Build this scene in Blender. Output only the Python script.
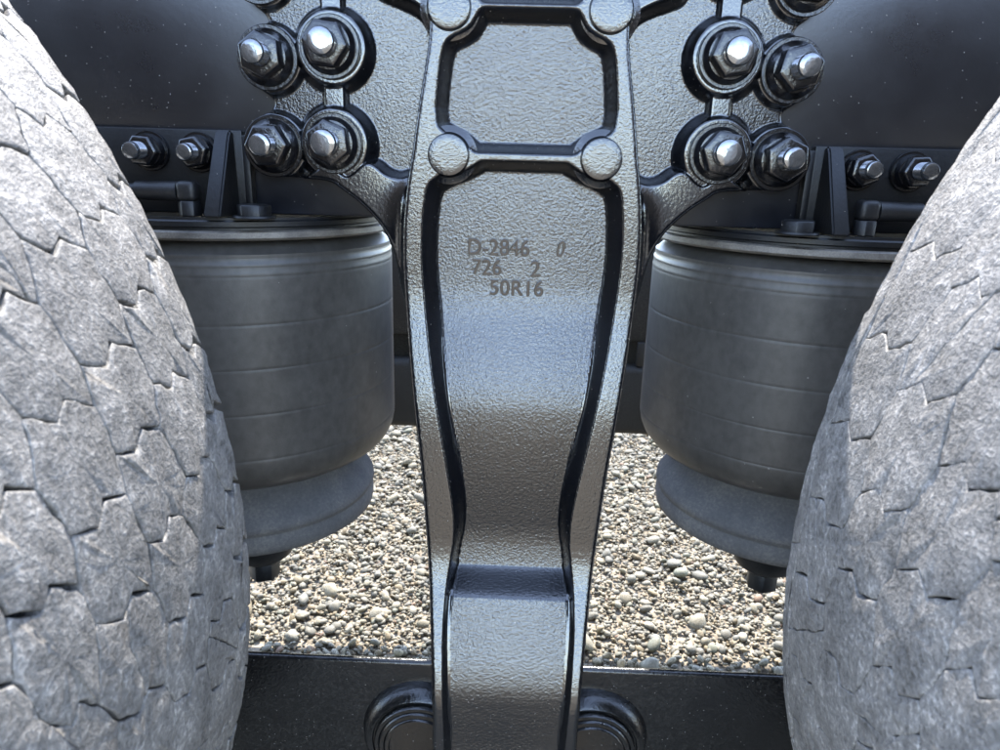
import bpy, bmesh, math, random
import numpy as np
from mathutils import Matrix, Vector

# ------------------------------------------------------------------ camera, sky, sun, exposure
scene = bpy.context.scene
for o in list(bpy.data.objects):
    bpy.data.objects.remove(o)
CAM_H = 0.70
pitch, yaw, roll = 0.28947, 0.0212036, math.radians(1.6)
cam_data = bpy.data.cameras.new('camera')
cam_data.sensor_width = 36.0
cam_data.lens = 0.690 * 36.0
cam_data.clip_start = 0.01
cam_data.clip_end = 2000.0
cam_data.dof.use_dof = True
cam_data.dof.focus_distance = 0.58
cam_data.dof.aperture_fstop = 16.0
cam = bpy.data.objects.new('camera', cam_data)
scene.collection.objects.link(cam)
cam.matrix_world = (Matrix.Translation((0, 0, CAM_H)) @ Matrix.Rotation(yaw, 4, 'Z')
                    @ Matrix.Rotation(math.pi / 2 - pitch, 4, 'X') @ Matrix.Rotation(-roll * -1.0, 4, 'Z'))
scene.camera = cam

SUN_AZ, SUN_EL = math.radians(178), math.radians(55)     # beyond the truck, so its near side lies in its own shade
sdir = Vector((math.sin(SUN_AZ) * math.cos(SUN_EL), -math.cos(SUN_AZ) * math.cos(SUN_EL), math.sin(SUN_EL)))
world = bpy.data.worlds.new('World')
scene.world = world
world.use_nodes = True
wn = world.node_tree.nodes
sky = wn.new('ShaderNodeTexSky')
sky.sky_type = 'NISHITA'
sky.sun_disc = False
sky.sun_elevation = SUN_EL
sky.sun_rotation = math.atan2(sdir.x, sdir.y)
sky.dust_density = 0.3
sky.air_density = 0.85
sky.ozone_density = 2.0
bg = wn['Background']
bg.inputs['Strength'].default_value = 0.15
sky_sat = wn.new('ShaderNodeHueSaturation')                  # whole sky colour desaturated so the ambient light turns neutral, like a white balance
sky_sat.inputs['Saturation'].default_value = 0.80
world.node_tree.links.new(sky.outputs['Color'], sky_sat.inputs['Color'])
world.node_tree.links.new(sky_sat.outputs['Color'], bg.inputs['Color'])
sl = bpy.data.lights.new('sun', 'SUN')
sl.energy = 2.0
sl.angle = math.radians(0.6)
sl.color = (1.0, 0.95, 0.88)
sun = bpy.data.objects.new('sun', sl)
scene.collection.objects.link(sun)
sun.rotation_euler = (-sdir).to_track_quat('-Z', 'Y').to_euler()
scene.view_settings.view_transform = 'Standard'
scene.view_settings.look = 'None'
scene.view_settings.exposure = 3.3
scene.view_settings.gamma = 1.0
scene.view_settings.use_curve_mapping = False

# ------------------------------------------------------------------ materials
def new_mat(name):
    m = bpy.data.materials.new(name)
    m.use_nodes = True
    nt = m.node_tree
    return m, nt, nt.nodes['Principled BSDF']

def node(nt, typ, **kw):
    n = nt.nodes.new(typ)
    for k, v in kw.items():
        if k.startswith('_'):
            setattr(n, k[1:], v)
        else:
            n.inputs[k].default_value = v
    return n

def ramp(nt, fac, stops):
    r = nt.nodes.new('ShaderNodeValToRGB')
    els = r.color_ramp.elements
    while len(els) > 1:
        els.remove(els[-1])
    els[0].position = stops[0][0]
    els[0].color = (*stops[0][1], 1)
    for p, c in stops[1:]:
        e = els.new(p)
        e.color = (*c, 1)
    nt.links.new(fac, r.inputs['Fac'])
    return r

def geo_pos(nt):
    return nt.nodes.new('ShaderNodeNewGeometry').outputs['Position']

def noise(nt, vec, scale, detail=3.0, rough=0.55, dist=0.0):
    n = node(nt, 'ShaderNodeTexNoise', Scale=scale, Detail=detail, Roughness=rough, Distortion=dist)
    nt.links.new(vec, n.inputs['Vector'])
    return n.outputs['Fac']

def mathn(nt, op, a, b=None, clamp=False):
    n = nt.nodes.new('ShaderNodeMath')
    n.operation = op
    n.use_clamp = clamp
    for i, v in enumerate((a, b)):
        if v is None:
            continue
        if isinstance(v, (int, float)):
            n.inputs[i].default_value = v
        else:
            nt.links.new(v, n.inputs[i])
    return n.outputs[0]

def mixc(nt, fac, a, b):
    n = nt.nodes.new('ShaderNodeMix')
    n.data_type = 'RGBA'
    if isinstance(fac, (int, float)):
        n.inputs['Factor'].default_value = fac
    else:
        nt.links.new(fac, n.inputs['Factor'])
    for key, v in (('A', a), ('B', b)):
        s = [i for i in n.inputs if i.name == key and i.type == 'RGBA'][0]
        if isinstance(v, tuple):
            s.default_value = (*v, 1)
        else:
            nt.links.new(v, s)
    return [o for o in n.outputs if o.type == 'RGBA'][0]

def bump(nt, height, dist, strength=1.0, prev=None):
    b = node(nt, 'ShaderNodeBump', Strength=strength, Distance=dist)
    nt.links.new(height, b.inputs['Height'])
    if prev is not None:
        nt.links.new(prev, b.inputs['Normal'])
    return b.outputs['Normal']

def paint(name, col, rough, ior, dust=0.25, grain=0.00025, gscale=320.0, specks=True, attr=None):
    """gloss chassis paint with an orange-peel / cast skin, thin dust film and dried splash specks"""
    m, nt, p = new_mat(name)
    pos = geo_pos(nt)
    n1 = noise(nt, pos, gscale, 2.5, 0.5)
    n2 = noise(nt, pos, gscale * 3.1, 1.5, 0.5)
    h = mathn(nt, 'ADD', n1, mathn(nt, 'MULTIPLY', n2, 0.35))
    if attr:
        a = nt.nodes.new('ShaderNodeAttribute')
        a.attribute_name = attr
        h = mathn(nt, 'MULTIPLY', h, a.outputs['Fac'])
    nrm = bump(nt, h, grain)
    film = ramp(nt, noise(nt, pos, 14.0, 5, 0.65), [(0.35, (0, 0, 0)), (0.75, (1, 1, 1))]).outputs['Color']
    fine = ramp(nt, noise(nt, pos, 420.0, 2, 0.6), [(0.42, (0, 0, 0)), (0.7, (1, 1, 1))]).outputs['Color']
    dfac = mathn(nt, 'MULTIPLY', mathn(nt, 'MULTIPLY', film, fine), dust)
    if specks:
        v = node(nt, 'ShaderNodeTexVoronoi', Scale=240.0)
        nt.links.new(pos, v.inputs['Vector'])
        keep = mathn(nt, 'GREATER_THAN', nt_sep(nt, v.outputs['Color']), 0.42)
        dot = mathn(nt, 'LESS_THAN', v.outputs['Distance'], mathn(nt, 'MULTIPLY', nt_sep(nt, v.outputs['Color'], 1), 0.10))
        dfac = mathn(nt, 'ADD', dfac, mathn(nt, 'MULTIPLY', mathn(nt, 'MULTIPLY', keep, dot), 0.9), True)
    c = mixc(nt, dfac, col, (0.24, 0.225, 0.20))
    nt.links.new(c, p.inputs['Base Color'])
    rr = mathn(nt, 'ADD', mathn(nt, 'MULTIPLY', film, 0.09), rough)
    rr = mathn(nt, 'ADD', rr, mathn(nt, 'MULTIPLY', dfac, 0.4), True)
    nt.links.new(rr, p.inputs['Roughness'])
    p.inputs['IOR'].default_value = ior
    nt.links.new(nrm, p.inputs['Normal'])
    return m

def nt_sep(nt, col, i=0):
    s = nt.nodes.new('ShaderNodeSeparateColor')
    nt.links.new(col, s.inputs[0])
    return s.outputs[i]

M = {}
M['cast'] = paint('cast_black_paint', (0.003, 0.0034, 0.0045), 0.045, 1.86, dust=0.012, grain=0.00055, gscale=470, attr='skin')
M['rail'] = paint('rail_black_paint', (0.002, 0.0027, 0.0055), 0.27, 1.9, dust=0.010, grain=0.00006, gscale=260)
M['nut'] = paint('nut_black_paint', (0.004, 0.004, 0.005), 0.12, 1.65, dust=0.015, grain=0.0002, gscale=500, specks=False)
M['bracket'] = paint('bracket_black_paint', (0.0025, 0.0028, 0.0036), 0.42, 1.45, dust=0.03, grain=0.0002, gscale=300)
M['beam'] = paint('beam_black_paint', (0.004, 0.0039, 0.004), 0.17, 1.6, dust=0.10, grain=0.0003, gscale=420)
M['far'] = paint('far_chassis_paint', (0.012, 0.0112, 0.010), 0.6, 1.45, dust=0.15, grain=0.0003, gscale=300, specks=False)

def stud_mat():
    m, nt, p = new_mat('painted_stud_steel')
    pos = geo_pos(nt)
    c = ramp(nt, noise(nt, pos, 260, 3), [(0.35, (0.20, 0.205, 0.21)), (0.7, (0.28, 0.287, 0.30))]).outputs['Color']
    nt.links.new(c, p.inputs['Base Color'])
    p.inputs['Metallic'].default_value = 0.9
    p.inputs['Roughness'].default_value = 0.13
    nt.links.new(bump(nt, noise(nt, pos, 400, 1), 0.00006), p.inputs['Normal'])
    return m
M['stud'] = stud_mat()

def rubber_bellows():
    m, nt, p = new_mat('air_spring_rubber')
    pos = geo_pos(nt)
    film = noise(nt, pos, 9, 5, 0.6)
    streak = nt.nodes.new('ShaderNodeMapping')
    streak.inputs['Scale'].default_value = (1, 1, 0.8)
    nt.links.new(pos, streak.inputs['Vector'])
    st = noise(nt, streak.outputs['Vector'], 130, 4)
    f = mathn(nt, 'ADD', mathn(nt, 'MULTIPLY', film, 0.6), mathn(nt, 'MULTIPLY', st, 0.4))
    c = ramp(nt, f, [(0.34, (0.030, 0.0275, 0.024)), (0.60, (0.066, 0.061, 0.0535))]).outputs['Color']
    v = node(nt, 'ShaderNodeTexVoronoi', Scale=110.0)
    nt.links.new(pos, v.inputs['Vector'])
    keep = mathn(nt, 'GREATER_THAN', nt_sep(nt, v.outputs['Color']), 0.7)
    dot = mathn(nt, 'LESS_THAN', v.outputs['Distance'], mathn(nt, 'MULTIPLY', nt_sep(nt, v.outputs['Color'], 1), 0.10))
    c = mixc(nt, mathn(nt, 'MULTIPLY', mathn(nt, 'MULTIPLY', keep, dot), 0.8), c, (0.2, 0.19, 0.17))
    nt.links.new(c, p.inputs['Base Color'])
    p.inputs['Roughness'].default_value = 0.43
    p.inputs['IOR'].default_value = 1.5
    nt.links.new(bump(nt, noise(nt, pos, 700, 2), 0.00006), p.inputs['Normal'])
    return m
M['bellows'] = rubber_bellows()

def dusty(name, a, b, c3, scale, rough=0.75, ior=1.45):
    m, nt, p = new_mat(name)
    pos = geo_pos(nt)
    f = mathn(nt, 'ADD', mathn(nt, 'MULTIPLY', noise(nt, pos, scale, 5, 0.6), 0.6),
              mathn(nt, 'MULTIPLY', noise(nt, pos, scale * 14, 2, 0.6), 0.4))
    c = ramp(nt, f, [(0.34, a), (0.52, b), (0.68, c3)]).outputs['Color']
    nt.links.new(c, p.inputs['Base Color'])
    p.inputs['Roughness'].default_value = rough
    p.inputs['IOR'].default_value = ior
    nt.links.new(bump(nt, noise(nt, pos, 900, 2), 0.00018), p.inputs['Normal'])
    return m
M['piston'] = dusty('dusty_piston', (0.06375, 0.0645, 0.066), (0.09375, 0.09225, 0.09), (0.15, 0.1425, 0.129), 25)
M['bare'] = dusty('bare_plate_edge', (0.045, 0.039, 0.032), (0.12, 0.106, 0.088), (0.20, 0.178, 0.15), 60, 0.5, 1.7)
M['blackrub'] = dusty('black_plastic', (0.005, 0.005, 0.0055), (0.009, 0.009, 0.0095), (0.022, 0.022, 0.022), 30, 0.45)

def tread_mat(name, seed, dark, mid, light):
    m, nt, p = new_mat(name)
    tc = nt.nodes.new('ShaderNodeTexCoord').outputs['Object']
    mp = nt.nodes.new('ShaderNodeMapping')
    mp.inputs['Location'].default_value = (seed, seed * 2.3, 0)
    nt.links.new(tc, mp.inputs['Vector'])
    v = mp.outputs['Vector']
    big = noise(nt, v, 24, 4, 0.6, 0.4)
    med = noise(nt, v, 70, 5, 0.7, 0.15)
    fine = noise(nt, v, 420, 3, 0.7)
    f = mathn(nt, 'ADD', mathn(nt, 'MULTIPLY', big, 0.22),
              mathn(nt, 'ADD', mathn(nt, 'MULTIPLY', med, 0.34), mathn(nt, 'MULTIPLY', fine, 0.44)))
    c = ramp(nt, f, [(0.37, dark), (0.46, mid), (0.545, light), (0.61, tuple(min(1, x * 1.8) for x in light))]).outputs['Color']
    nt.links.new(c, p.inputs['Base Color'])
    p.inputs['Roughness'].default_value = 0.62
    p.inputs['IOR'].default_value = 1.5
    n1 = bump(nt, med, 0.0013)
    n2 = bump(nt, fine, 0.0010, 1.0, n1)
    nt.links.new(n2, p.inputs['Normal'])
    return m
M['treadL'] = tread_mat('worn_tread_rubber', 0.0, (0.0383, 0.0355, 0.0328), (0.0913, 0.0857, 0.0786), (0.1471, 0.1379, 0.1260))
M['treadR'] = tread_mat('worn_smooth_tread_rubber', 3.7, (0.0496, 0.0463, 0.0429), (0.1186, 0.1118, 0.1035), (0.1859, 0.1747, 0.1612))
M['carcass'] = dusty('tyre_side_rubber', (0.010, 0.010, 0.010), (0.020, 0.0195, 0.019), (0.045, 0.043, 0.04), 40, 0.8)
M['rim'] = dusty('wheel_steel', (0.2, 0.2, 0.2), (0.35, 0.35, 0.35), (0.5, 0.5, 0.48), 20, 0.4)

def pebble_mat():
    m, nt, p = new_mat('pebbles')
    a = nt.nodes.new('ShaderNodeAttribute')
    a.attribute_name = 'stone'
    pos = geo_pos(nt)
    f = ramp(nt, noise(nt, pos, 260, 4, 0.6), [(0.3, (0.72, 0.72, 0.72)), (0.7, (1.15, 1.15, 1.15))]).outputs['Color']
    mx = nt.nodes.new('ShaderNodeVectorMath')
    mx.operation = 'MULTIPLY'
    nt.links.new(a.outputs['Color'], mx.inputs[0])
    nt.links.new(f, mx.inputs[1])
    nt.links.new(mx.outputs[0], p.inputs['Base Color'])
    p.inputs['Roughness'].default_value = 0.7
    nt.links.new(bump(nt, noise(nt, pos, 500, 3), 0.0006), p.inputs['Normal'])
    return m
M['pebble'] = pebble_mat()

def ground_mat():
    m, nt, p = new_mat('gravel_ground')
    pos = geo_pos(nt)
    v = node(nt, 'ShaderNodeTexVoronoi', Scale=75.0)
    nt.links.new(pos, v.inputs['Vector'])
    c = ramp(nt, nt_sep(nt, v.outputs['Color']), [(0.0, (0.10, 0.082, 0.058)), (0.5, (0.20, 0.167, 0.12)), (1.0, (0.29, 0.245, 0.185))]).outputs['Color']
    big = ramp(nt, noise(nt, pos, 0.8, 4), [(0.3, (0.8, 0.8, 0.8)), (0.7, (1.1, 1.08, 1.04))]).outputs['Color']
    mx = nt.nodes.new('ShaderNodeVectorMath')
    mx.operation = 'MULTIPLY'
    nt.links.new(c, mx.inputs[0])
    nt.links.new(big, mx.inputs[1])
    nt.links.new(mx.outputs[0], p.inputs['Base Color'])
    p.inputs['Roughness'].default_value = 0.9
    nt.links.new(bump(nt, mathn(nt, 'SUBTRACT', 1.0, v.outputs['Distance']), 0.006), p.inputs['Normal'])
    return m
M['ground'] = ground_mat()

# ------------------------------------------------------------------ object helpers
COL = scene.collection
def link(o, parent=None):
    COL.objects.link(o)
    if parent is not None:
        o.parent = parent
    return o

def mesh_obj(name, verts, faces, mat, parent=None, smooth=True, auto=None):
    me = bpy.data.meshes.new(name)
    me.from_pydata([tuple(v) for v in verts], [], faces)
    me.validate()
    me.update()
    if smooth:
        me.polygons.foreach_set('use_smooth', [True] * len(me.polygons))
        if auto is not None:
            me.set_sharp_from_angle(angle=math.radians(auto))
    me.materials.append(mat)
    return link(bpy.data.objects.new(name, me), parent)

def bm_obj(name, bm, mat, parent=None, smooth=True, auto=35):
    bmesh.ops.recalc_face_normals(bm, faces=bm.faces)
    me = bpy.data.meshes.new(name)
    bm.to_mesh(me)
    bm.free()
    if smooth:
        me.polygons.foreach_set('use_smooth', [True] * len(me.polygons))
        me.set_sharp_from_angle(angle=math.radians(auto))
    me.materials.append(mat)
    return link(bpy.data.objects.new(name, me), parent)

def thing(name, label, cat, group=None, loc=(0, 0, 0)):
    o = bpy.data.objects.new(name, None)
    o.empty_display_size = 0.02
    o.location = loc
    link(o)
    tag(o, label, cat, group)
    return o

def tag(o, label, cat, group=None):
    o['label'] = label
    o['category'] = cat
    if group:
        o['group'] = group

def lathe(profile, axis='Z', seg=48, ang0=0.0):
    """verts/faces of a profile [(r, h)] turned about Z; axis '-Y' makes h run towards the camera"""
    V, F = [], []
    n = len(profile)
    for i in range(seg):
        a = ang0 + 2 * math.pi * i / seg
        for r, h in profile:
            x, y = r * math.cos(a), r * math.sin(a)
            V.append((x, y, h) if axis == 'Z' else (x, -h, y))
    for i in range(seg):
        j = (i + 1) % seg
        for k in range(n - 1):
            f = (i * n + k, j * n + k, j * n + k + 1, i * n + k + 1)
            F.append(f if axis == 'Z' else f)
    return V, F

def lathe_obj(name, profile, mat, parent, loc=(0, 0, 0), axis='Z', seg=48, auto=40):
    V, F = lathe(profile, axis, seg)
    bm = bmesh.new()
    vs = [bm.verts.new(v) for v in V]
    for f in F:
        try:
            bm.faces.new([vs[i] for i in f])
        except ValueError:
            pass
    bmesh.ops.remove_doubles(bm, verts=bm.verts, dist=1e-6)
    o = bm_obj(name, bm, mat, parent, True, auto)
    o.location = loc
    return o

def box_bm(x0, x1, y0, y1, z0, z1, bev=0.0015, seg=2):
    bm = bmesh.new()
    bmesh.ops.create_cube(bm, size=1.0)
    for v in bm.verts:
        v.co = Vector(((x0 + x1) / 2 + v.co.x * (x1 - x0), (y0 + y1) / 2 + v.co.y * (y1 - y0), (z0 + z1) / 2 + v.co.z * (z1 - z0)))
    if bev:
        bmesh.ops.bevel(bm, geom=list(bm.edges), offset=bev, segments=seg, affect='EDGES', profile=0.5)
    return bm

def hex_bm(rad, h0, h1, cham, axis='-Y', rot=0.0):
    """hexagon prism (corner radius rad) with a chamfered outer face"""
    prof = [(0, h0), (1, h0), (1, h1 - cham * 0.5), (1 - cham / rad, h1), (0, h1)]
    bm = bmesh.new()
    rings = []
    for k in range(6):
        a = rot + k * math.pi / 3
        ring = []
        for s, h in prof:
            x, y = s * rad * math.cos(a), s * rad * math.sin(a)
            ring.append(bm.verts.new((x, y, h) if axis == 'Z' else (x, -h, y)))
        rings.append(ring)
    for k in range(6):
        a, b = rings[k], rings[(k + 1) % 6]
        for i in range(len(prof) - 1):
            bm.faces.new((a[i], b[i], b[i + 1], a[i + 1]))
    bmesh.ops.remove_doubles(bm, verts=bm.verts, dist=1e-6)
    ed = [e for e in bm.edges if e.calc_length() > 1e-5]
    bmesh.ops.bevel(bm, geom=ed, offset=0.0006, segments=1, affect='EDGES')
    return bm

rng = np.random.default_rng(11)
random.seed(5)

# ------------------------------------------------------------------ ground and gravel
g = bmesh.new()
bmesh.ops.create_grid(g, x_segments=8, y_segments=8, size=600)
ground = bm_obj('ground', g, M['ground'], None, False)
ground['kind'] = 'structure'
ground['label'] = 'pale gravel yard ground'

def ico(sub):
    bm = bmesh.new()
    bmesh.ops.create_icosphere(bm, subdivisions=sub, radius=1.0)
    V = np.array([v.co[:] for v in bm.verts])
    F = np.array([[v.index for v in f.verts] for f in bm.faces])
    bm.free()
    return V, F

PAL = np.array([(0.42, 0.39, 0.32), (0.33, 0.32, 0.29), (0.30, 0.295, 0.275), (0.50, 0.47, 0.40), (0.36, 0.30, 0.20),
                (0.26, 0.26, 0.25), (0.44, 0.36, 0.25), (0.30, 0.315, 0.27), (0.56, 0.54, 0.49), (0.34, 0.22, 0.15)])
PW = np.array([.2, .18, .14, .14, .08, .09, .06, .06, .04, .01])
def pebbles(n, size, spread, yr, sub, zlift):
    V, F = ico(sub)
    P = np.empty((0, 2))
    while len(P) < n:                                   # a fan of ground seen under the axle, wider than the view
        y = np.sqrt(rng.uniform(yr[0] ** 2, yr[1] ** 2, n))
        x = rng.uniform(-1, 1, n) * (0.25 + 0.48 * y)
        P = np.vstack([P, np.c_[x, y]])
    P = P[:n]
    r = size * np.exp(rng.normal(0, spread, n)) / 2
    sc = np.c_[rng.uniform(0.85, 1.35, n), rng.uniform(0.75, 1.05, n), rng.uniform(0.5, 0.8, n)] * r[:, None]
    a = rng.uniform(0, 2 * np.pi, n)
    tilt = rng.normal(0, 0.3, (n, 2))
    W = V[None] * sc[:, None, :]
    lump = 1 + 0.16 * np.sin(V[None] @ rng.normal(0, 2.2, (n, 3, 1)) + rng.uniform(0, 6, (n, 1, 1)))
    W = W * lump
    W[..., 2] += W[..., 0] * tilt[:, None, 0] + W[..., 1] * tilt[:, None, 1]
    c, s = np.cos(a)[:, None], np.sin(a)[:, None]
    X = W[..., 0] * c - W[..., 1] * s + P[:, None, 0]
    Y = W[..., 0] * s + W[..., 1] * c + P[:, None, 1]
    Z = W[..., 2] + (r * 0.45 + rng.uniform(0, zlift, n))[:, None]
    vv = np.stack([X, Y, Z], -1).reshape(-1, 3)
    ff = (F[None] + (np.arange(n) * len(V))[:, None, None]).reshape(-1, 3)
    col = PAL[rng.choice(len(PAL), n, p=PW)] * rng.uniform(0.27, 0.42, (n, 1)) * np.array((1.10, 1.0, 0.78))
    return vv, ff, np.repeat(col, len(V), 0)
sets = [pebbles(72000, 0.0061, 0.30, (0.70, 2.15), 1, 0.005), pebbles(9000, 0.0105, 0.28, (0.70, 2.3), 2, 0.008),
        pebbles(650, 0.019, 0.25, (0.70, 2.3), 2, 0.007), pebbles(16000, 0.015, 0.3, (2.1, 3.6), 1, 0.006)]
vs, fs, cs, off = [], [], [], 0
for v, f_, c in sets:
    vs.append(v); fs.append(f_ + off); cs.append(c); off += len(v)
vs, fs, cs = np.vstack(vs), np.vstack(fs), np.vstack(cs)
me = bpy.data.meshes.new('gravel')
me.vertices.add(len(vs)); me.vertices.foreach_set('co', vs.ravel())
me.loops.add(fs.size); me.loops.foreach_set('vertex_index', fs.ravel().astype(np.int32))
me.polygons.add(len(fs)); me.polygons.foreach_set('loop_start', np.arange(0, fs.size, 3, dtype=np.int32))
me.polygons.foreach_set('use_smooth', np.ones(len(fs), bool))
me.update(calc_edges=True)
at = me.color_attributes.new('stone', 'FLOAT_COLOR', 'POINT')
at.data.foreach_set('color', np.c_[cs, np.ones(len(cs))].ravel())
me.materials.append(M['pebble'])
gravel = link(bpy.data.objects.new('gravel', me))
gravel['kind'] = 'stuff'
gravel['label'] = 'loose pale beige and grey gravel under the truck'
gravel['category'] = 'gravel'

# ------------------------------------------------------------------ frame rail
ZC = CAM_H
RAIL_Y = 0.60
rail = thing('frame_rail', 'glossy black steel frame rail behind the bolts, specked with dust', 'frame rail', None, (0, RAIL_Y, ZC - 0.043))
def at0(o, root):
    """o is built in world coordinates: keep it there under a moved root"""
    o.parent = root
    o.matrix_parent_inverse = Matrix.Translation(-root.location)
    return o
at0(bm_obj('web', box_bm(-1.6, 1.6, RAIL_Y, RAIL_Y + 0.009, ZC - 0.042, ZC + 0.26, 0.002), M['rail']), rail)
at0(bm_obj('bottom_flange', box_bm(-1.6, 1.6, RAIL_Y + 0.0095, RAIL_Y + 0.09, ZC - 0.0415, ZC - 0.033, 0.002), M['rail']), rail)
at0(bm_obj('top_flange', box_bm(-1.6, 1.6, RAIL_Y + 0.0095, RAIL_Y + 0.09, ZC + 0.251, ZC + 0.2595, 0.002), M['rail']), rail)

# ------------------------------------------------------------------ hanger bracket casting (height field over X,Z, trimmed to its outline)
X0 = 0.0025
PROF = [(0.30, .545), (0.0, .545), (-.0818, .545), (-.1086, .5429), (-.1344, .5378), (-.1598, .5326), (-.1847, .5277), (-.2099, .5249),
        (-.2354, .5231), (-.2608, .5215), (-.286, .5201), (-.311, .5183), (-.3328, .5121), (-.3526, .5037), (-.3717, .4956),
        (-.3902, .4877), (-.4081, .4801), (-.4267, .4741), (-.4482, .4718), (-.4699, .4699), (-.5127, .4661), (-.56, .462)]
OUT = [(.26, .0717), (.20, .0717), (.1363, .0717), (.0927, .0721), (.0709, .0757), (.0491, .0798), (.0273, .0833), (.0093, .0858), (-.0065, .0891),
       (-.0322, .0925), (-.0567, .0940), (-.0823, .0938), (-.1117, .0917), (-.1507, .088), (-.2033, .0817), (-.2446, .0769), (-.2891, .0737),
       (-.336, .0696), (-.3773, .0661), (-.4178, .0627), (-.4742, .061), (-.56, .060)]
INN = [(.26, .063), (.20, .063), (.095, .0655), (.07, .069), (.05, .071), (.04, .0715), (.02, .0715), (-.0098, .0745), (-.0196, .0777), (-.0316, .08),
       (-.0561, .0815), (-.0818, .0810), (-.119, .0777), (-.1648, .0719), (-.2048, .0644), (-.2405, .0577), (-.2709, .0524), (-.2961, .05),
       (-.3193, .0525), (-.3408, .0560), (-.3743, .0571), (-.4116, .0557), (-.4699, .0525), (-.56, .052)]
FLO2 = [(-.0021, .030), (-.0089, .0408), (-.0151, .0572), (-.0201, .0639), (-.0402, .0665), (-.0631, .0673), (-.0809, .0667),
        (-.1112, .0629), (-.145, .0588), (-.1867, .0522), (-.2073, .0485), (-.2413, .044), (-.2777, .0398), (-.3035, .0408), (-.3236, .045),
        (-.3483, .0469), (-.3697, .0480), (-.3841, .0480), (-.4062, .0465), (-.4466, .0451), (-.4829, .0448), (-.60, .0446)]
FLO1 = [(.1025, .0304), (.093, .036), (.0876, .044), (.0842, .0522), (.0811, .0544), (.0694, .0567), (.035, .060), (.0311, .0529), (.0271, .0438), (.0199, .0348)]
WING = [(.150, .188), (.168, .186), (.182, .175), (.192, .166), (.210, .166), (.226, .157), (.2300, .140), (.2265, .128), (.214, .118), (.2035, .108), (.207, .100), (.224, .093), (.2265, .078), (.224, .064), (.212, .056),
        (.204, .0485), (.2065, .041), (.224, .030), (.2265, .013), (.223, -.003), (.212, -.010), (.1788, -.0115), (.1573, -.0125), (.1477, -.0199), (.1362, -.0275),
        (.126, -.0370), (.1165, -.0475), (.109, -.0612), (.1045, -.0762), (.1010, -.096), (.095, -.115), (.0, -.115), (.0, .24), (.105, .24), (.118, .200), (.132, .188)]
WEB_LO = [(.158, .004), (.146, -.0105), (.1375, -.0065), (.129, .0020), (.121, .0005), (.112, -.0075), (.100, -.0100), (.090, -.0060), (.080, -.02), (.08, -.13), (.12, -.13), (.16, -.06), (.20, -.03)]
WEB_UP = [(.070, .098), (.0775, .112), (.087, .1185), (.104, .1245), (.117, .1290), (.112, .145), (.100, .165), (.09, .24), (.0, .24), (.0, .098)]
BOLTS = [(.2035, .0787, .015, 'o'), (.1525, .0868, .021, 'i'), (.2030, .0131, .015, 'o'), (.1530, .0162, .021, 'i'), (.2065, .1400, .015, 'o'), (.1525, .1570, .021, 'i')]

def sdf_poly(px, pz, poly):
    P = np.array(poly)
    Q = np.roll(P, -1, 0)
    d2 = np.full(px.shape, 1e9)
    inside = np.zeros(px.shape, bool)
    for (ax, az), (bx, bz) in zip(P, Q):
        ex, ez = bx - ax, bz - az
        wx, wz = px - ax, pz - az
        t = np.clip((wx * ex + wz * ez) / (ex * ex + ez * ez + 1e-18), 0, 1)
        d2 = np.minimum(d2, (wx - t * ex) ** 2 + (wz - t * ez) ** 2)
        if abs(ez) > 1e-12:
            c = ((az <= pz) & (bz > pz)) | ((bz <= pz) & (az > pz))
            xi = ax + (pz - az) / ez * ex
            inside ^= c & (px < xi)
    d = np.sqrt(d2)
    return np.where(inside, -d, d)

def smooth_poly(pts, it=2, closed=True):
    P = [np.array(p, float) for p in pts]
    for _ in range(it):
        Q = []
        n = len(P)
        for i in range(n if closed else n - 1):
            a, b = P[i], P[(i + 1) % n]
            Q += [a * .75 + b * .25, a * .25 + b * .75]
        if not closed:
            Q = [P[0]] + Q + [P[-1]]
        P = Q
    return np.array(P)

def sst(x):
    x = np.clip(x, 0, 1)
    return x * x * (3 - 2 * x)

def curve(tab, z):
    t = np.array(tab)
    t = t[np.argsort(t[:, 0])]
    v = np.interp(z, t[:, 0], t[:, 1])
    return v

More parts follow.
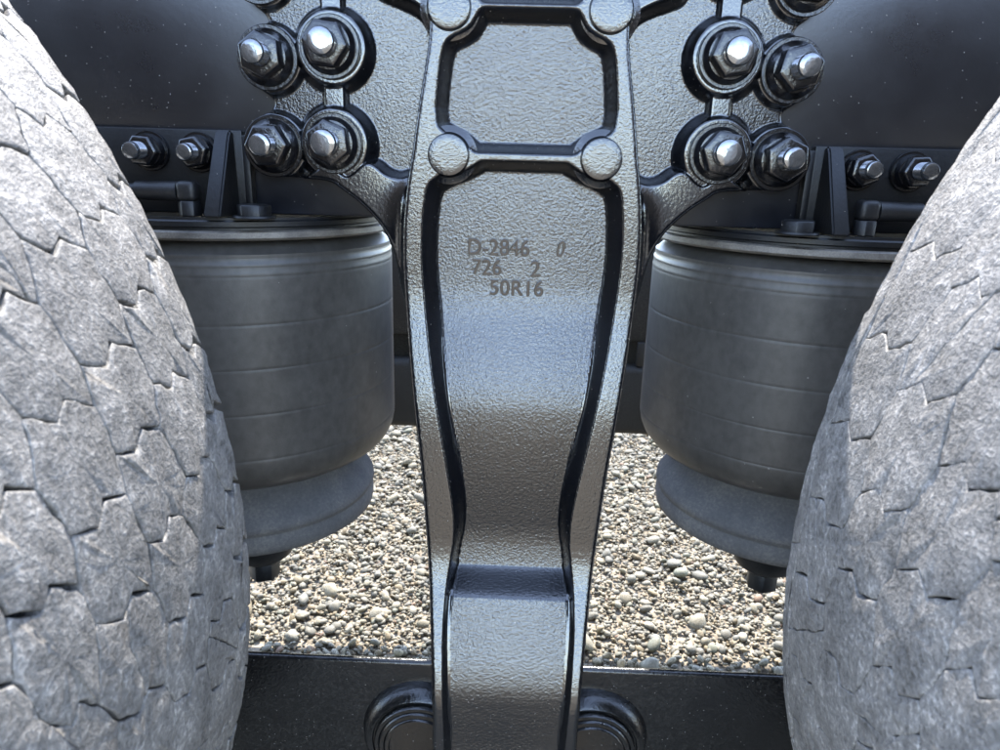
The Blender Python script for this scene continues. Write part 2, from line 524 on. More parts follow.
def build_casting(parent):
    h = 0.0009
    zs = np.arange(-0.545, 0.2205, h)
    # half of the casting; the other half is its mirror image, as the pattern maker made it
    xs = np.arange(0.0, 0.230 + h, h)
    XX, ZZ = np.meshgrid(xs, zs)
    out_s = smooth_poly(OUT, 2, False)
    inn_s = smooth_poly(INN, 2, False)
    spine = sdf_poly(XX, ZZ, np.vstack([out_s[:, ::-1], [(-.05, -.60), (-.05, .26)]]))
    wing = sdf_poly(XX, ZZ, smooth_poly(WING, 2))
    sd = np.minimum(spine, wing)
    sd = np.where(ZZ > 0.21, np.maximum(sd, ZZ - 0.2185), sd)
    prof_s = smooth_poly(PROF, 2, False)
    rim = RAIL_Y - curve(prof_s, ZZ)
    fl2 = smooth_poly(FLO2, 1, False)
    f2 = sdf_poly(XX, ZZ, np.vstack([[(x, z) for z, x in fl2], [(-.05, -.60), (-.05, -.0021)]]))
    f1 = sdf_poly(XX, ZZ, np.vstack([[(x, z) for z, x in smooth_poly(FLO1, 1, False)], [(-.05, .0199), (-.05, .1025)]]))
    inn = curve(inn_s, ZZ)
    # wall width: from the panel floor edge out to the crest line of the rim
    wl = np.clip(inn - curve([(z, x) for z, x in fl2], ZZ), 0.0075, 0.0155)
    wl = np.where(ZZ > -0.004, 0.0105, wl)
    t2 = np.clip(f2 / wl, 0, 1)
    t1 = np.clip(f1 / 0.0105, 0, 1)
    f0 = sdf_poly(XX, ZZ, [(-.05, .1215), (.0304, .1215), (.036, .131), (.044, .1365), (.052, .14), (.0575, .195), (-.05, .195)])
    t0 = np.clip(f0 / 0.0105, 0, 1)
    def wall(t):
        return 0.6 * np.clip(t * 1.25 - 0.05, 0, 1) + 0.4 * sst(t * 1.25 - 0.05)
    recess = 0.0215 * (1 - wall(t2) * wall(t1) * wall(t0))
    # lip across the lower panel: rolls forward, then breaks back underneath
    fmask = 1 - sst(f2 / 0.006)
    lip = 0.0060 * sst((-0.092 - ZZ) / 0.095) - 0.0170 * np.clip((-0.19 - ZZ) / 0.150, 0, 1) ** 1.3 + 0.0260 * (0.2 * np.clip((-0.3390 - ZZ) / 0.0125, 0, 1) + 0.8 * sst((-0.3390 - ZZ) / 0.0125)) - 0.005 * np.clip((-0.356 - ZZ) / 0.12, 0, 1)
    lean = 0.028 * np.clip(ZZ, 0, 0.12)                 # added draft of the upper panel, so ground mirrors higher up in it
    spine_h = rim - recess + lip * fmask + lean * (recess / 0.0215)
    # rounded outer edge of the rim
    e = np.clip(-spine / 0.0042, 0, 1)
    spine_h -= 0.0036 * (1 - np.sqrt(np.clip(1 - (1 - e) ** 2, 0, 1)))
    # wing: thin floor with raised bosses, a tie rib and the lower and upper webs
    WH = np.full(XX.shape, 0.0055)
    WH += 0.028 * np.clip(ZZ, 0, 0.12)  # the wing floor is tilted alike, to shift what it reflects
    for bx, bz, bh, kind in BOLTS:
        d = np.hypot(XX - bx, ZZ - bz)
        rt = 0.0250 if kind == 'o' else 0.0262
        ww = 0.0040 if kind == 'o' else 0.0080
        WH = np.maximum(WH, 0.0055 + (bh - 0.0055) * (0.6 * np.clip((rt + ww - d) / ww, 0, 1) + 0.4 * sst((rt + ww - d) / ww)))
    d = np.abs(XX - 0.1527) - 0.0070
    ok = (ZZ > 0.01) & (ZZ < 0.16)
    WH = np.maximum(WH, np.where(ok, 0.0055 + 0.0115 * sst((0.0045 - d) / 0.0045), 0))
    wlo = sdf_poly(XX, ZZ, smooth_poly(WEB_LO, 2))
    WH = np.maximum(WH, 0.0055 + 0.0165 * sst((0.0065 - wlo) / 0.0075))
    wup = sdf_poly(XX, ZZ, smooth_poly(WEB_UP, 2))
    WH = np.maximum(WH, 0.0055 + 0.0265 * sst((0.0075 - wup) / 0.0085))
    # floor edge rolls off at the outline
    e = np.clip(-wing / 0.0035, 0, 1)
    WH -= 0.0035 * (1 - np.sqrt(np.clip(1 - (1 - e) ** 2, 0, 1)))
    # fillet where the wing meets the flank of the spine
    fil = 0.012 * np.exp(-np.clip(spine, 0, 1) / 0.0065) * sst((-ZZ + 0.0) / 0.03)
    side = np.clip(1 - spine / 0.0035, 0, 1)
    H = np.where(spine <= 0, spine_h, np.maximum(WH + fil, (spine_h - 0.004) * sst(side) + WH * (1 - sst(side))))
    # uneven sand-cast skin
    skin = 0.35 + 0.65 * np.clip(np.where(spine < 0, 1 - np.minimum(np.minimum(wall(t2), wall(t1)), wall(t0)), 0), 0, 1)
    pocket = (spine > 0) & (WH < 0.0070 + 0.028 * np.clip(ZZ, 0, 0.12))
    skin = np.where(pocket, 0.75, skin)
    skin = np.where((spine > 0) & ~pocket, 0.22, skin)
    crest = (spine < 0) & (wall(t2) * wall(t1) * wall(t0) > 0.93)
    skin = np.where(crest, 0.5, skin)
    wmid = (spine < 0) & (wall(t2) * wall(t1) * wall(t0) <= 0.93) & (wall(t2) * wall(t1) * wall(t0) > 0.08)
    skin = np.where(wmid, 0.22, skin)
    nz, nx = XX.shape
    gx = np.gradient(sd, h, axis=1)
    gz = np.gradient(sd, h, axis=0)
    gl = np.hypot(gx, gz) + 1e-9
    inside = sd <= 0
    cell = inside[:-1, :-1] | inside[1:, :-1] | inside[:-1, 1:] | inside[1:, 1:]
    snap = sd > 0
    XS = np.where(snap, XX - gx / gl * sd, XX)
    ZS = np.where(snap, ZZ - gz / gl * sd, ZZ)
    XS[:, 0] = 0.0
    used = np.zeros(XX.shape, bool)
    used[:-1, :-1] |= cell; used[1:, :-1] |= cell; used[:-1, 1:] |= cell; used[1:, 1:] |= cell
    idx = -np.ones(XX.shape, int)
    idx[used] = np.arange(used.sum())
    # lift the snapped border height from the nearest inside value
    Hs = H.copy()
    right = np.stack([XS[used] + X0, RAIL_Y - Hs[used], ZS[used] + ZC], -1)
    n = len(right)
    ci, cj = np.where(cell)
    q = np.stack([idx[ci, cj], idx[ci, cj + 1], idx[ci + 1, cj + 1], idx[ci + 1, cj]], -1)
    left = right.copy()
    left[:, 0] = 2 * X0 - left[:, 0]
    lmap = np.arange(n) + n
    onaxis = idx[:, 0][idx[:, 0] >= 0]
    lmap[onaxis] = onaxis
    V = np.vstack([right, left])
    Q = np.vstack([q, lmap[q][:, ::-1]])
    sk = np.r_[skin[used], skin[used]]
    # border edges -> flank walls running back to the rail
    E = np.vstack([Q[:, [0, 1]], Q[:, [1, 2]], Q[:, [2, 3]], Q[:, [3, 0]]])
    key = np.sort(E, 1)
    k = key[:, 0].astype(np.int64) * (2 * n) + key[:, 1]
    uq, inv, cnt = np.unique(k, return_inverse=True, return_counts=True)
    bE = E[cnt[inv] == 1]
    bv = np.unique(bE)
    bm_map = {int(v): i for i, v in enumerate(bv)}
    base = len(V)
    B = V[bv].copy()
    B[:, 1] = np.maximum(RAIL_Y - 0.002, B[:, 1] + 0.004)
    V = np.vstack([V, B])
    sk = np.r_[sk, np.full(len(B), 0.3)]
    W = np.array([(b, a, base + bm_map[int(a)], base + bm_map[int(b)]) for a, b in bE])
    F = np.vstack([Q, W]).tolist()
    me = bpy.data.meshes.new('casting')
    me.from_pydata(V.tolist(), [], F)
    a = me.attributes.new('skin', 'FLOAT', 'POINT')
    a.data.foreach_set('value', sk.astype(np.float32))
    me.polygons.foreach_set('use_smooth', [True] * len(me.polygons))
    me.update()
    me.set_sharp_from_angle(angle=math.radians(62))
    me.materials.append(M['cast'])
    o = link(bpy.data.objects.new('casting', me))
    return at0(o, parent)

hanger = thing('hanger_bracket', 'glossy black cast hanger bracket bolted to the rail between two tyres', 'bracket', None, (X0, RAIL_Y, ZC - 0.5))
build_casting(hanger)

# round bosses on the corners of the panels
bprof = [(0.0, 0.0046), (0.0090, 0.0047), (0.0136, 0.0046), (0.0147, 0.0043), (0.0153, 0.0035), (0.0156, 0.0006), (0.0166, -0.0016), (0.0185, -0.0030), (0.0215, -0.0042), (0.0215, -0.016)]
def attr_fill(o, val):
    a = o.data.attributes.new('skin', 'FLOAT', 'POINT')
    a.data.foreach_set('value', [val] * len(o.data.vertices))
for sx in (-1, 1):
    for zz in (0.0094, 0.1100):
        b = lathe_obj('boss', bprof, M['cast'], None, (X0 + sx * 0.0575, 0.545, ZC + zz), '-Y', 48, 24)
        attr_fill(b, 0.5)
        at0(b, hanger)

# cast markings
def text_part(body, x, z, y, size, shear=0.0, name='raised_marking', sx=1.0):
    cu = bpy.data.curves.new(name, 'FONT')
    cu.body = body
    cu.size = size
    cu.extrude = 0.0024
    cu.bevel_depth = 0.0004
    cu.bevel_resolution = 2
    cu.offset = 0.0
    cu.shear = shear
    cu.space_character = 1.05
    to = bpy.data.objects.new(name, cu)
    COL.objects.link(to)
    dg = bpy.context.evaluated_depsgraph_get()
    me = bpy.data.meshes.new_from_object(to.evaluated_get(dg))
    bpy.data.objects.remove(to)
    me.transform(Matrix.Diagonal((sx, 1, 1, 1)))
    me.transform(Matrix.Rotation(math.pi / 2, 4, 'X'))
    me.materials.clear()
    me.materials.append(M['cast'])
    o = link(bpy.data.objects.new(name, me))
    o.location = (x, y, z)
    attr_fill(o, 0.03)
    return at0(o, hanger)
FY = 0.5663
text_part('D-2846', -0.0415, ZC - 0.0665, FY, 0.0185, 0, sx=0.86)
text_part('0', 0.0300, ZC - 0.0660, FY, 0.0175, 0.25, sx=0.75)
text_part('726', -0.0375, ZC - 0.0825, FY, 0.0180, 0, sx=0.88)
text_part('2', 0.0100, ZC - 0.0830, FY, 0.0180, 0.05, sx=0.9)
text_part('50R16', -0.0228, ZC - 0.0990, FY, 0.0180, 0, sx=0.92)

# bolts: flange nut > washer, stud
def stud_profile(r, h0, h1):
    p = [(0.0, h0), (r, h0)]
    z = h0 + 0.001
    while z < h1 - 0.0035:
        p += [(r, z), (r - 0.0006, z + 0.0007), (r, z + 0.0014)]
        z += 0.0018
    p += [(r - 0.0002, h1 - 0.0015), (r - 0.0009, h1 - 0.0004), (r - 0.0018, h1), (r * 0.5, h1 + 0.0002), (0.0, h1 + 0.0003)]
    return p
def flange_nut(x, y, z, rf, rn, hn, rs, hs, root, rot, name='flange_nut'):
    bm = hex_bm(rn, 0.0042, hn, 0.0022, '-Y', rot)
    V, F = lathe([(rf * 0.93, 0.0), (rf * 0.93, 0.0018), (rf * 0.9, 0.0030), (rn * 0.96, 0.0062), (rn * 0.7, 0.0068)], '-Y', 40)
    vs = [bm.verts.new(v) for v in V]
    for f in F:
        bm.faces.new([vs[i] for i in f])
    o = bm_obj(name, bm, M['nut'], None, True, 30)
    o.location = (x, y, z)
    at0(o, root)
    w = lathe_obj('washer', [(rf * 0.5, -0.0042), (rf * 1.05, -0.0042), (rf * 1.07, -0.0034), (rf * 1.07, -0.0008), (rf * 1.04, -0.0001), (rf * 0.5, -0.0001)],
                  M['nut'], o, (0, 0, 0), '-Y', 40, 35)
    s = lathe_obj('stud', stud_profile(rs, 0.004, hs), M['stud'], o, (0, 0, 0), '-Y', 32, 30)
    s.rotation_euler = (random.uniform(-.02, .02), 0, random.uniform(-.02, .02))
    return o
for sx in (-1, 1):
    for i, (bx, bz, bh, kind) in enumerate(BOLTS):
        if kind == 'o':
            flange_nut(X0 + sx * bx, RAIL_Y - bh - 0.0042, ZC + bz, 0.0226, 0.0172, 0.0195, 0.0088, 0.034, hanger, random.uniform(0, 1))
        else:
            flange_nut(X0 + sx * bx, RAIL_Y - bh - 0.0042, ZC + bz, 0.0218, 0.0178, 0.0185, 0.0102, 0.029, hanger, random.uniform(0, 1))

# ------------------------------------------------------------------ air springs
SP_Y = 0.70
for sx, side in ((-1, 'left'), (1, 'right')):
    cx = 0.004 + sx * 0.2875
    sp = thing('air_spring', 'dark grey rubber air spring bellows beside the %s tyre' % side, 'air spring', 'pair of air springs beside the hanger bracket', (cx, SP_Y, ZC - 0.465))
    zb = 0.465
    def dz(z, up=0.012 if sx > 0 else 0.0):            # the right spring is blown up a little less
        return z + zb + up * min(1.0, max(0.0, (-.20 - z) / .06))
    R = 0.1535
    prof = [(0.06, -0.0615), (0.118, -0.0615), (0.1370, -0.0632), (0.1455, -0.0668), (0.1505, -0.0720)]
    marks = [-.0755, -.0830, -.0905, -.131, -.170, -.211, -.2535]
    for a in marks:                                     # fine moulded lines round the straight rubber wall
        ra = R - 0.0018 * max(0.0, 1 - (-.0740 - a) / 0.012)
        if a < -0.1:
            prof.append((ra, a + 0.020))
        gd = 0.00022 if a < -0.1 else 0.00012
        prof += [(ra, a + 0.0030), (ra, a + 0.0010), (ra - gd, a + 0.0002), (ra - gd, a - 0.0002), (ra, a - 0.0010), (ra, a - 0.0030)]
    prof += [(R - 0.0002, -.2600), (R - 0.0018, -.2680), (0.1480, -.2765), (0.1415, -.2845), (0.132, -.2905), (0.120, -.2945), (0.108, -.295), (0.102, -.290)]
    lathe_obj('bellows', [(r, dz(z)) for r, z in prof], M['bellows'], sp, (0, 0, 0), 'Z', 128, 45)
    lathe_obj('bead_plate', [(r, z + zb) for r, z in [(0.03, -.0532), (0.1525, -.0532), (0.1545, -.0545), (0.1545, -.0590), (0.1525, -.0610), (0.1505, -.0614), (0.05, -.0614)]],
              M['bare'], sp, (0, 0, 0), 'Z', 96, 40)
    pist = [(0.07, -.270), (0.1010, -.278), (0.1030, -.290), (0.1055, -.300), (0.1100, -.3095), (0.1165, -.3185), (0.1235, -.3265), (0.1283, -.3340), (0.1288, -.3380), (0.1280, -.3405), (0.1262, -.3430),
            (0.1260, -.3445), (0.1276, -.3470), (0.1280, -.3570), (0.1268, -.3625), (0.1235, -.3650), (0.05, -.3652)]
    lathe_obj('piston', [(r, dz(z)) for r, z in pist], M['piston'], sp, (0, 0, 0), 'Z', 96, 50)
    st = lathe_obj('mounting_stem', [(r, dz(z)) for r, z in [(0.02, -.365), (0.0375, -.3655), (0.0385, -.40), (0.037, -.418), (0.033, -.430), (0.026, -.436), (0.010, -.437)]],
                   M['blackrub'], sp, (0, 0, 0), 'Z', 40, 40)
    nb = hex_bm(0.0175, dz(-0.462), dz(-0.4365), 0.002, 'Z', 0.3)
    bm_obj('nut', nb, M['blackrub'], st)

# ------------------------------------------------------------------ air spring brackets on the rail
for sx, side in ((-1, 'left'), (1, 'right')):
    o4 = 0.0035
    br = thing('spring_bracket', 'black gusseted mounting bracket on the rail above the %s air spring' % side, 'bracket', 'air spring brackets on the rail', (o4 + sx * 0.28, RAIL_Y, ZC - 0.053))
    def X(a):
        return o4 + sx * a
    def bx(name, x0, x1, y0, y1, z0, z1, mat='bracket', bev=0.0015, par=None):
        xa, xb = sorted((X(x0), X(x1)))
        o = bm_obj(name, box_bm(xa, xb, y0, y1, ZC + z0, ZC + z1, bev), M[mat])
        return at0(o, br)
    bx('mounting_plate', 0.2335, 0.42, 0.5925, 0.5998, -0.0425, 0.0252)
    # shelf: round-fronted plate lying on the bead plate
    bm = bmesh.new()
    pts = []
    for k in range(49):
        a = math.pi + math.pi * k / 48
        pts.append((0.2875 + 0.1525 * math.cos(a), 0.70 + 0.1525 * math.sin(a)))
    pts += [(0.44, 0.80), (0.135, 0.80)]
    lo = [bm.verts.new((X(a), b, ZC - 0.0530)) for a, b in pts]
    hi = [bm.verts.new((X(a), b, ZC - 0.0432)) for a, b in pts]
    bm.faces.new(lo); bm.faces.new(hi)
    for i in range(len(pts)):
        j = (i + 1) % len(pts)
        bm.faces.new((lo[i], lo[j], hi[j], hi[i]))
    bmesh.ops.recalc_face_normals(bm, faces=bm.faces)
    bmesh.ops.bevel(bm, geom=[e for e in bm.edges if abs(e.verts[0].co.z - e.verts[1].co.z) < 1e-5], offset=0.003, segments=3, affect='EDGES')
    at0(bm_obj('shelf', bm, M['bracket']), br)
    # gusset: tapered fin
    bm = bmesh.new()
    sec = [(0.5927, 0.0245), (0.5865, 0.0245), (0.5825, 0.0200), (0.5500, -0.0395), (0.5500, -0.0430), (0.5927, -0.0430)]
    a = [bm.verts.new((X(0.2405 if z > 0 else 0.2390), y, ZC + z)) for y, z in sec]
    b = [bm.verts.new((X(0.2525), y, ZC + z)) for y, z in sec]
    bm.faces.new(a); bm.faces.new(b)
    for i in range(len(sec)):
        j = (i + 1) % len(sec)
        bm.faces.new((a[i], a[j], b[j], b[i]))
    bmesh.ops.recalc_face_normals(bm, faces=bm.faces)
    bmesh.ops.bevel(bm, geom=list(bm.edges), offset=0.0015, segments=2, affect='EDGES')
    at0(bm_obj('gusset', bm, M['bracket']), br)
    bx('end_fold', 0.2270, 0.2330, 0.5890, 0.5998, -0.0425, 0.0215)
    # bolt head on the shelf
    for xx, yy in ((0.2170, 0.5640),):
        hb = hex_bm(0.0138, 0.0, 0.0105, 0.0015, 'Z', 0.1)
        o = bm_obj('bolt_head', hb, M['bracket'])
        o.location = (X(xx), yy, ZC - 0.0425)
        at0(o, br)
        lathe_obj('washer', [(0.005, -0.0007), (0.0165, -0.0007), (0.017, 0.0002), (0.0165, 0.0016), (0.005, 0.0016)], M['bracket'], o, (0, 0, 0), 'Z', 32)
    for xx, hs in ((0.2690, 0.0275), (0.3100, 0.0300)):
        flange_nut(X(xx), 0.5925 - 0.0042, ZC + 0.0070, 0.0150, 0.0128, 0.0150, 0.0070, hs, br, random.uniform(0, 1))
    # air fitting: elbow > barrel, nut
    fit = thing('air_fitting', 'small black elbow air fitting by the %s spring bracket' % side, 'pipe fitting', 'air line fittings above the air springs', (X(0.2700), 0.566, ZC - 0.0428))
    e = bm_obj('elbow', box_bm(-0.0078, 0.0078, -0.0078, 0.0078, 0.0115, 0.0275, 0.004, 3), M['blackrub'], fit)
    bm = bmesh.new()
    bmesh.ops.create_cone(bm, cap_ends=True, segments=24, radius1=0.0078, radius2=0.0072, depth=0.034, matrix=Matrix.Translation((sx * 0.0245, 0, 0.0190)) @ Matrix.Rotation(sx * math.pi / 2, 4, 'Y'))
    bmesh.ops.create_cone(bm, cap_ends=True, segments=24, radius1=0.0052, radius2=0.0052, depth=0.12, matrix=Matrix.Translation((sx * 0.100, 0.002, 0.0190)) @ Matrix.Rotation(sx * math.pi / 2, 4, 'Y'))
    bm_obj('barrel', bm, M['blackrub'], e)
    nb = hex_bm(0.0090, 0.0, 0.0122, 0.001, 'Z', 0.2)
    bm_obj('nut', nb, M['bracket'], e)

# ------------------------------------------------------------------ equalizer beam below
BY = 0.520
eq = thing('equalizer_beam', 'black steel equalizer beam with ringed bushings crossing behind the bracket foot', 'beam', None, (X0, BY, ZC - 0.60))
at0(bm_obj('side_plate', box_bm(-0.9, 0.9, BY, BY + 0.0075, ZC - 0.60, ZC - 0.4275, 0.0036, 4), M['beam']), eq)
at0(bm_obj('lower_plate', box_bm(-0.9, 0.9, BY + 0.008, BY + 0.12, ZC - 0.598, ZC - 0.588, 0.002), M['beam']), eq)
for sx in (-1, 1):
    bp = [(0.0545, -0.0008), (0.0535, 0.0030), (0.0525, 0.0067), (0.0505, 0.0112), (0.0475, 0.0146), (0.0450, 0.0161), (0.0430, 0.0154), (0.0420, 0.0135), (0.0412, 0.0135), (0.0405, 0.0176), (0.0398, 0.0188),
          (0.0370, 0.0189), (0.0362, 0.0180), (0.0358, 0.0199), (0.0350, 0.0209), (0.0318, 0.0210), (0.0312, 0.0201), (0.0307, 0.0218), (0.0299, 0.0225), (0.0270, 0.0225), (0.0262, 0.0203), (0.0, 0.0201)]
    at0(lathe_obj('bushing', bp, M['beam'], None, (X0 + sx * 0.0775, BY, ZC - 0.502), '-Y', 72, 40), eq)

# ------------------------------------------------------------------ far side of the chassis seen through the gaps
fc = thing('chassis_crossmember', 'dark far crossmember seen through the gaps beside the bracket', 'crossmember', None, (0, 1.05, ZC - 0.41))
at0(bm_obj('lower_beam', box_bm(-1.4, 1.4, 1.05, 1.08, ZC - 0.408, ZC - 0.292, 0.012, 3), M['far']), fc)
at0(bm_obj('upper_beam', box_bm(-1.4, 1.4, 1.06, 1.08, ZC - 0.255, ZC - 0.08, 0.006, 2), M['far']), fc)
at0(bm_obj('back_plate', box_bm(-1.4, 1.4, 1.085, 1.092, ZC - 0.30, ZC - 0.08, 0.002, 1), M['far']), fc)
for xx in (-0.21, 0.198):
    at0(bm_obj('spacer_bolt', box_bm(xx - 0.006, xx + 0.006, 1.052, 1.064, ZC - 0.292, ZC - 0.254, 0.002), M['far']), fc)

# ------------------------------------------------------------------ tyres
def build_tyre(side, cx, cz, yfar, sgn, N, rows, amp, gap, rnd, mat, label, rib, skew, seed, notch, sipe, chip):
    """sgn +1: the tyre on the left, tread facing +X. rows: borders counted from the far (inner) shoulder, towards the camera"""
    r = np.random.default_rng(seed)
    root = thing('truck_tyre', label, 'tyre', 'pair of worn truck tyres', (cx, yfar - rows[-1] / 2, cz - 0.5))
    root_inv = Matrix.Translation(-root.location)
    wmax = rows[-1]
    R = 0.5
    def prof(w):
        t = (w / wmax - 0.5) * 2
        crown = 0.004 * (1 - t * t)
        dn = 0.010 * np.clip((abs(t) - 0.86) / 0.14, 0, 1) ** 2
        return R + crown - dn * (0.12 if w < wmax / 2 else 1)
    def P(th, w, h):
        rr = prof(w) + h
        return (cx + sgn * rr * math.cos(th), yfar - w, cz + rr * math.sin(th))
    # carcass
    base = -0.0085
    cp = [(prof(0.002) + base - 0.003, 0.001)]
    for k in range(1, 12):
        w = wmax * k / 12
        cp.append((prof(w) + base, w))
    cp.append((prof(wmax) + base - 0.003, wmax - 0.001))
    sidew = [(0.478, 0.010), (0.45, 0.022), (0.41, 0.028), (0.36, 0.024), (0.31, 0.008), (0.285, -0.004)]
    full = [(rr, -d) for rr, d in reversed(sidew)] + cp + [(rr, wmax + d) for rr, d in sidew]
    seg = 180
    V, F = [], []
    n = len(full)
    for i in range(seg):
        th = 2 * math.pi * i / seg
        for rr, w in full:
            V.append((cx + sgn * rr * math.cos(th), yfar - w, cz + rr * math.sin(th)))
    for i in range(seg):
        j = (i + 1) % seg
        for k in range(n - 1):
            F.append((i * n + k, j * n + k, j * n + k + 1, i * n + k + 1))
    car = mesh_obj('carcass', V, F, M['carcass'], None, True, 50)
    car.parent = root; car.matrix_parent_inverse = root_inv
    rimp = [(0.286, 0.0), (0.286, wmax), (0.25, wmax - 0.03), (0.24, wmax - 0.10), (0.10, wmax - 0.12), (0.10, wmax - 0.06), (0.03, wmax - 0.05), (0.0, wmax - 0.05)]
    V, F = [], []
    for i in range(64):
        th = 2 * math.pi * i / 64
        for rr, w in rimp:
            V.append((cx + rr * math.cos(th), yfar - w, cz + rr * math.sin(th)))
    for i in range(64):
        j = (i + 1) % 64
        for k in range(len(rimp) - 1):
            F.append((i * 8 + k, j * 8 + k, j * 8 + k + 1, i * 8 + k + 1))
    rm = mesh_obj('rim', V, F, M['rim'], None, True, 40)
    rm.parent = root; rm.matrix_parent_inverse = root_inv
    # tread borders: zigzag lines that lock the rows together
    nb = len(rows)
    dth = 2 * math.pi / N
    lines = []
    for j, w in enumerate(rows):
        a = amp if 0 < j < nb - 1 else 0.0
        if rib and j == 1:
            a = 0.0006
        pts = []
        for hh in range(2 * N):
            up = (hh % 2) == ((j - 1) % 2)          # joint of the row before this border
            dw = (-a if up else a) + r.normal(0, 0.0020 if a > 0.001 else 0.0003)
            ds = r.normal(0, 0.055) + skew * j
            pts.append((hh / 2 + ds, w + dw))
        lines.append(pts)
    def bpt(j, hh):
        q, m = divmod(hh, 2 * N)
        s, w = lines[j][m]
        return np.array((s + q * N, w))
    Lm = dth * R
    def split(poly):
        """a worn sipe cuts some blocks in two"""
        n = len(poly)
        i0 = int(r.integers(0, n)); i1 = (i0 + n // 2) % n
        lo, hi = sorted((i0, i1))
        def on(k):
            t = r.uniform(0.3, 0.7)
            return poly[k] * (1 - t) + poly[(k + 1) % n] * t
        A, B = on(lo), on(hi)
        mid = (A + B) / 2 + r.normal(0, 0.0025, 2)
        p1 = [A] + poly[lo + 1:hi + 1] + [B, mid]
        p2 = [B] + poly[hi + 1:] + poly[:lo + 1] + [A, mid]
        return [p1, p2]
    blocks_v, blocks_f, rest_v, rest_f = [], [], [], []
    count = 0
    for i in range(nb - 1):
        off = i % 2
        if rib and i == 0:
            pieces = [(3 * k * 2, 6) for k in range(N // 3)]        # the plain shoulder rib, cut into long pieces
        else:
            pieces = [(2 * k + off, 2) for k in range(N)]
        for h0, ln in pieces:
            a = [bpt(i, h0 + t) for t in range(ln + 1)]
            b = [bpt(i + 1, h0 + t) for t in range(ln + 1)][::-1]
            poly = a + b
            # metres along the tread, kinked cross edges
            poly = [np.array((p[0] * Lm, p[1])) for p in poly]
            kink = 0.10 if not (rib and i == 0) else 0.0
            def jog(p, q):                                  # worn Z-shaped cross groove
                return [np.array(((p[0] * .62 + q[0] * .38 + kink) * Lm, p[1] * .62 + q[1] * .38)),
                        np.array(((p[0] * .40 + q[0] * .60 - kink) * Lm, p[1] * .40 + q[1] * .60))]
            poly = poly[:ln + 1] + jog(a[-1], b[0]) + poly[ln + 1:] + jog(a[0], b[-1])[::-1]
            polys = split(poly) if r.random() < sipe and not (rib and i == 0) else [poly]
            W, F = [], []
            proud = r.normal(0, 0.00015)
            for poly in polys:
                # subdivide
                pp = []
                for u in range(len(poly)):
                    p, q = poly[u], poly[(u + 1) % len(poly)]
                    nseg = max(1, int(round(np.linalg.norm(q - p) / 0.0050)))
                    for t in range(nseg):
                        pp.append(p + (q - p) * t / nseg)
                pp = np.array(pp)
                pp += r.normal(0, chip, pp.shape)
                m = len(pp)
                # inward normals
                tang = np.roll(pp, -1, 0) - np.roll(pp, 1, 0)
                tang /= np.linalg.norm(tang, axis=1)[:, None] + 1e-9
                area = 0.5 * np.sum(pp[:, 0] * np.roll(pp[:, 1], -1) - np.roll(pp[:, 0], -1) * pp[:, 1])
                nrm = np.c_[-tang[:, 1], tang[:, 0]] * (1 if area > 0 else -1)
                c = pp.mean(0)
                tl = r.normal(0, 0.005, 2)
                rk = r.uniform(0.5, 1.5)
                g0 = gap * r.uniform(0.1, 1.7)
                # wider cross grooves, hairline grooves along the tread
                cross = np.abs(nrm[:, 0])
                gg = g0 * (0.35 + notch * cross ** 2)
                if i == 0 and not rib:
                    gg = gg + 0.0016 * cross ** 3 * np.clip(1.4 - pp[:, 1] / rows[1], 0, 1)
                V = []
                for ins, hgt in ((0.0, -0.0082), (0.0, -rnd * 1.0), (rnd * 0.35, -rnd * 0.42), (rnd * 1.0, -rnd * 0.08), (rnd * 2.2, 0.0)):
                    ins = ins * rk
                    q = pp + nrm * (gg + ins * (0.4 + 0.6 * cross))[:, None]
                    for x_, w_ in q:
                        hh_ = hgt
                        if hgt > -0.006:
                            hh_ += proud + (x_ - c[0]) * tl[0] + (w_ - c[1]) * tl[1] + 0.0005 * math.sin(x_ * 310 + w_ * 170 + seed) * math.sin(w_ * 260 - x_ * 90)
                        V.append((x_, w_, hh_))
                ring5 = pp + nrm * (gg + rnd * 2.2 * rk * (0.4 + 0.6 * cross))[:, None]
                q = c + (ring5 - c) * 0.5
                for x_, w_ in q:
                    V.append((x_, w_, proud + (x_ - c[0]) * tl[0] + (w_ - c[1]) * tl[1] + 0.0003 + r.normal(0, 0.00025)))
                V.append((c[0], c[1], proud + 0.0004))
                f0 = len(W)
                G = []
                for k in range(5):
                    for u in range(m):
                        v_ = (u + 1) % m
                        G.append((k * m + u, k * m + v_, (k + 1) * m + v_, (k + 1) * m + u))
                for u in range(m):
                    G.append((5 * m + u, 5 * m + (u + 1) % m, 6 * m))
                if (area > 0) != (sgn > 0):
                    G = [f[::-1] for f in G]
                W += [P(x_ / Lm * dth, w_, h_) for x_, w_, h_ in V]
                F += [tuple(q_ + f0 for q_ in f) for f in G]
            mid = (c[0] / Lm * dth + math.pi) % (2 * math.pi) - math.pi
            if math.radians(-42) < mid < math.radians(95):
                o = mesh_obj('tread_block' if not (rib and i == 0) else 'shoulder_rib', W, F, mat, None, True)
                o.parent = root; o.matrix_parent_inverse = root_inv
                count += 1
            else:
                b0 = len(rest_v)
                rest_v += W
                rest_f += [tuple(x + b0 for x in f) for f in F]
    o = mesh_obj('hidden_tread', rest_v, rest_f, mat, None, True)
    o.name = 'tread'
    o['kind'] = 'stuff'
    o.parent = root; o.matrix_parent_inverse = root_inv
    return root

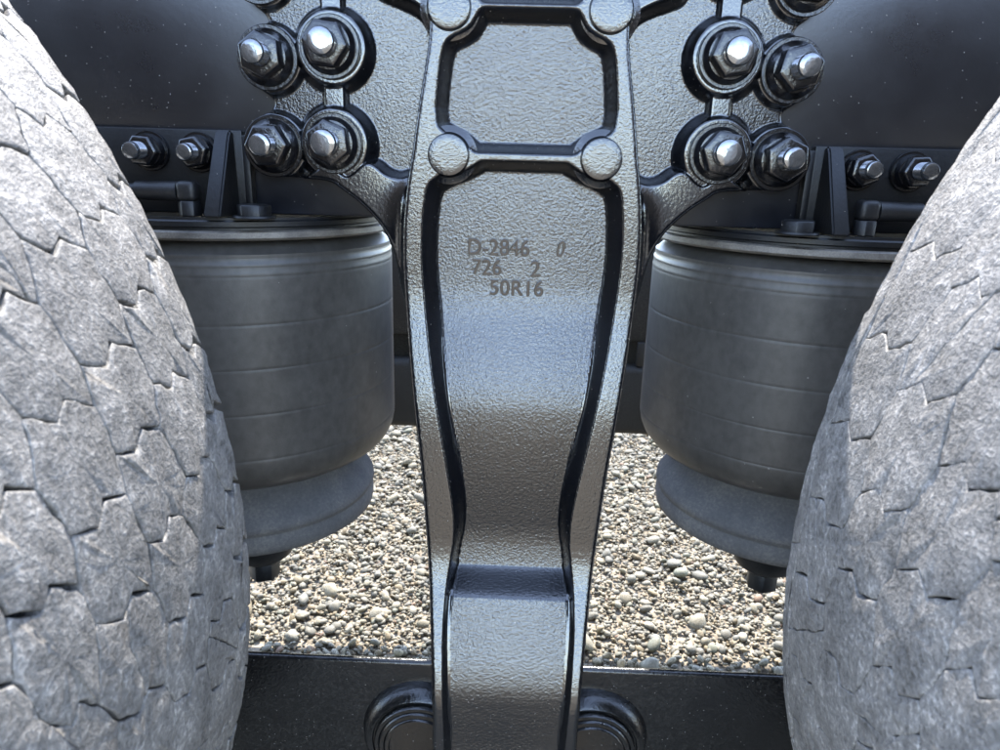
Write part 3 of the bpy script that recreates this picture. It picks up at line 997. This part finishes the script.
build_tyre('left', -0.6526, ZC - 0.2173, 0.3574, 1, 75, [0.0, 0.027, 0.065, 0.105, 0.144, 0.178, 0.206], 0.0030, 0.0005, 0.0008, M['treadL'],
           'worn dusty grey tyre with chunky interlocking tread blocks, on the left', False, 0.16, 21, 1.1, 0.22, 0.00045)
build_tyre('right', 0.6665, ZC - 0.2057, 0.3691, -1, 66, [0.0, 0.014, 0.060, 0.103, 0.146, 0.186, 0.216], 0.0042, 0.0003, 0.0006, M['treadR'],
           'worn bluish grey tyre with smooth shoulder rib and hairline tread grooves, on the right', True, 0.18, 33, 1.0, 0.22, 0.0004)
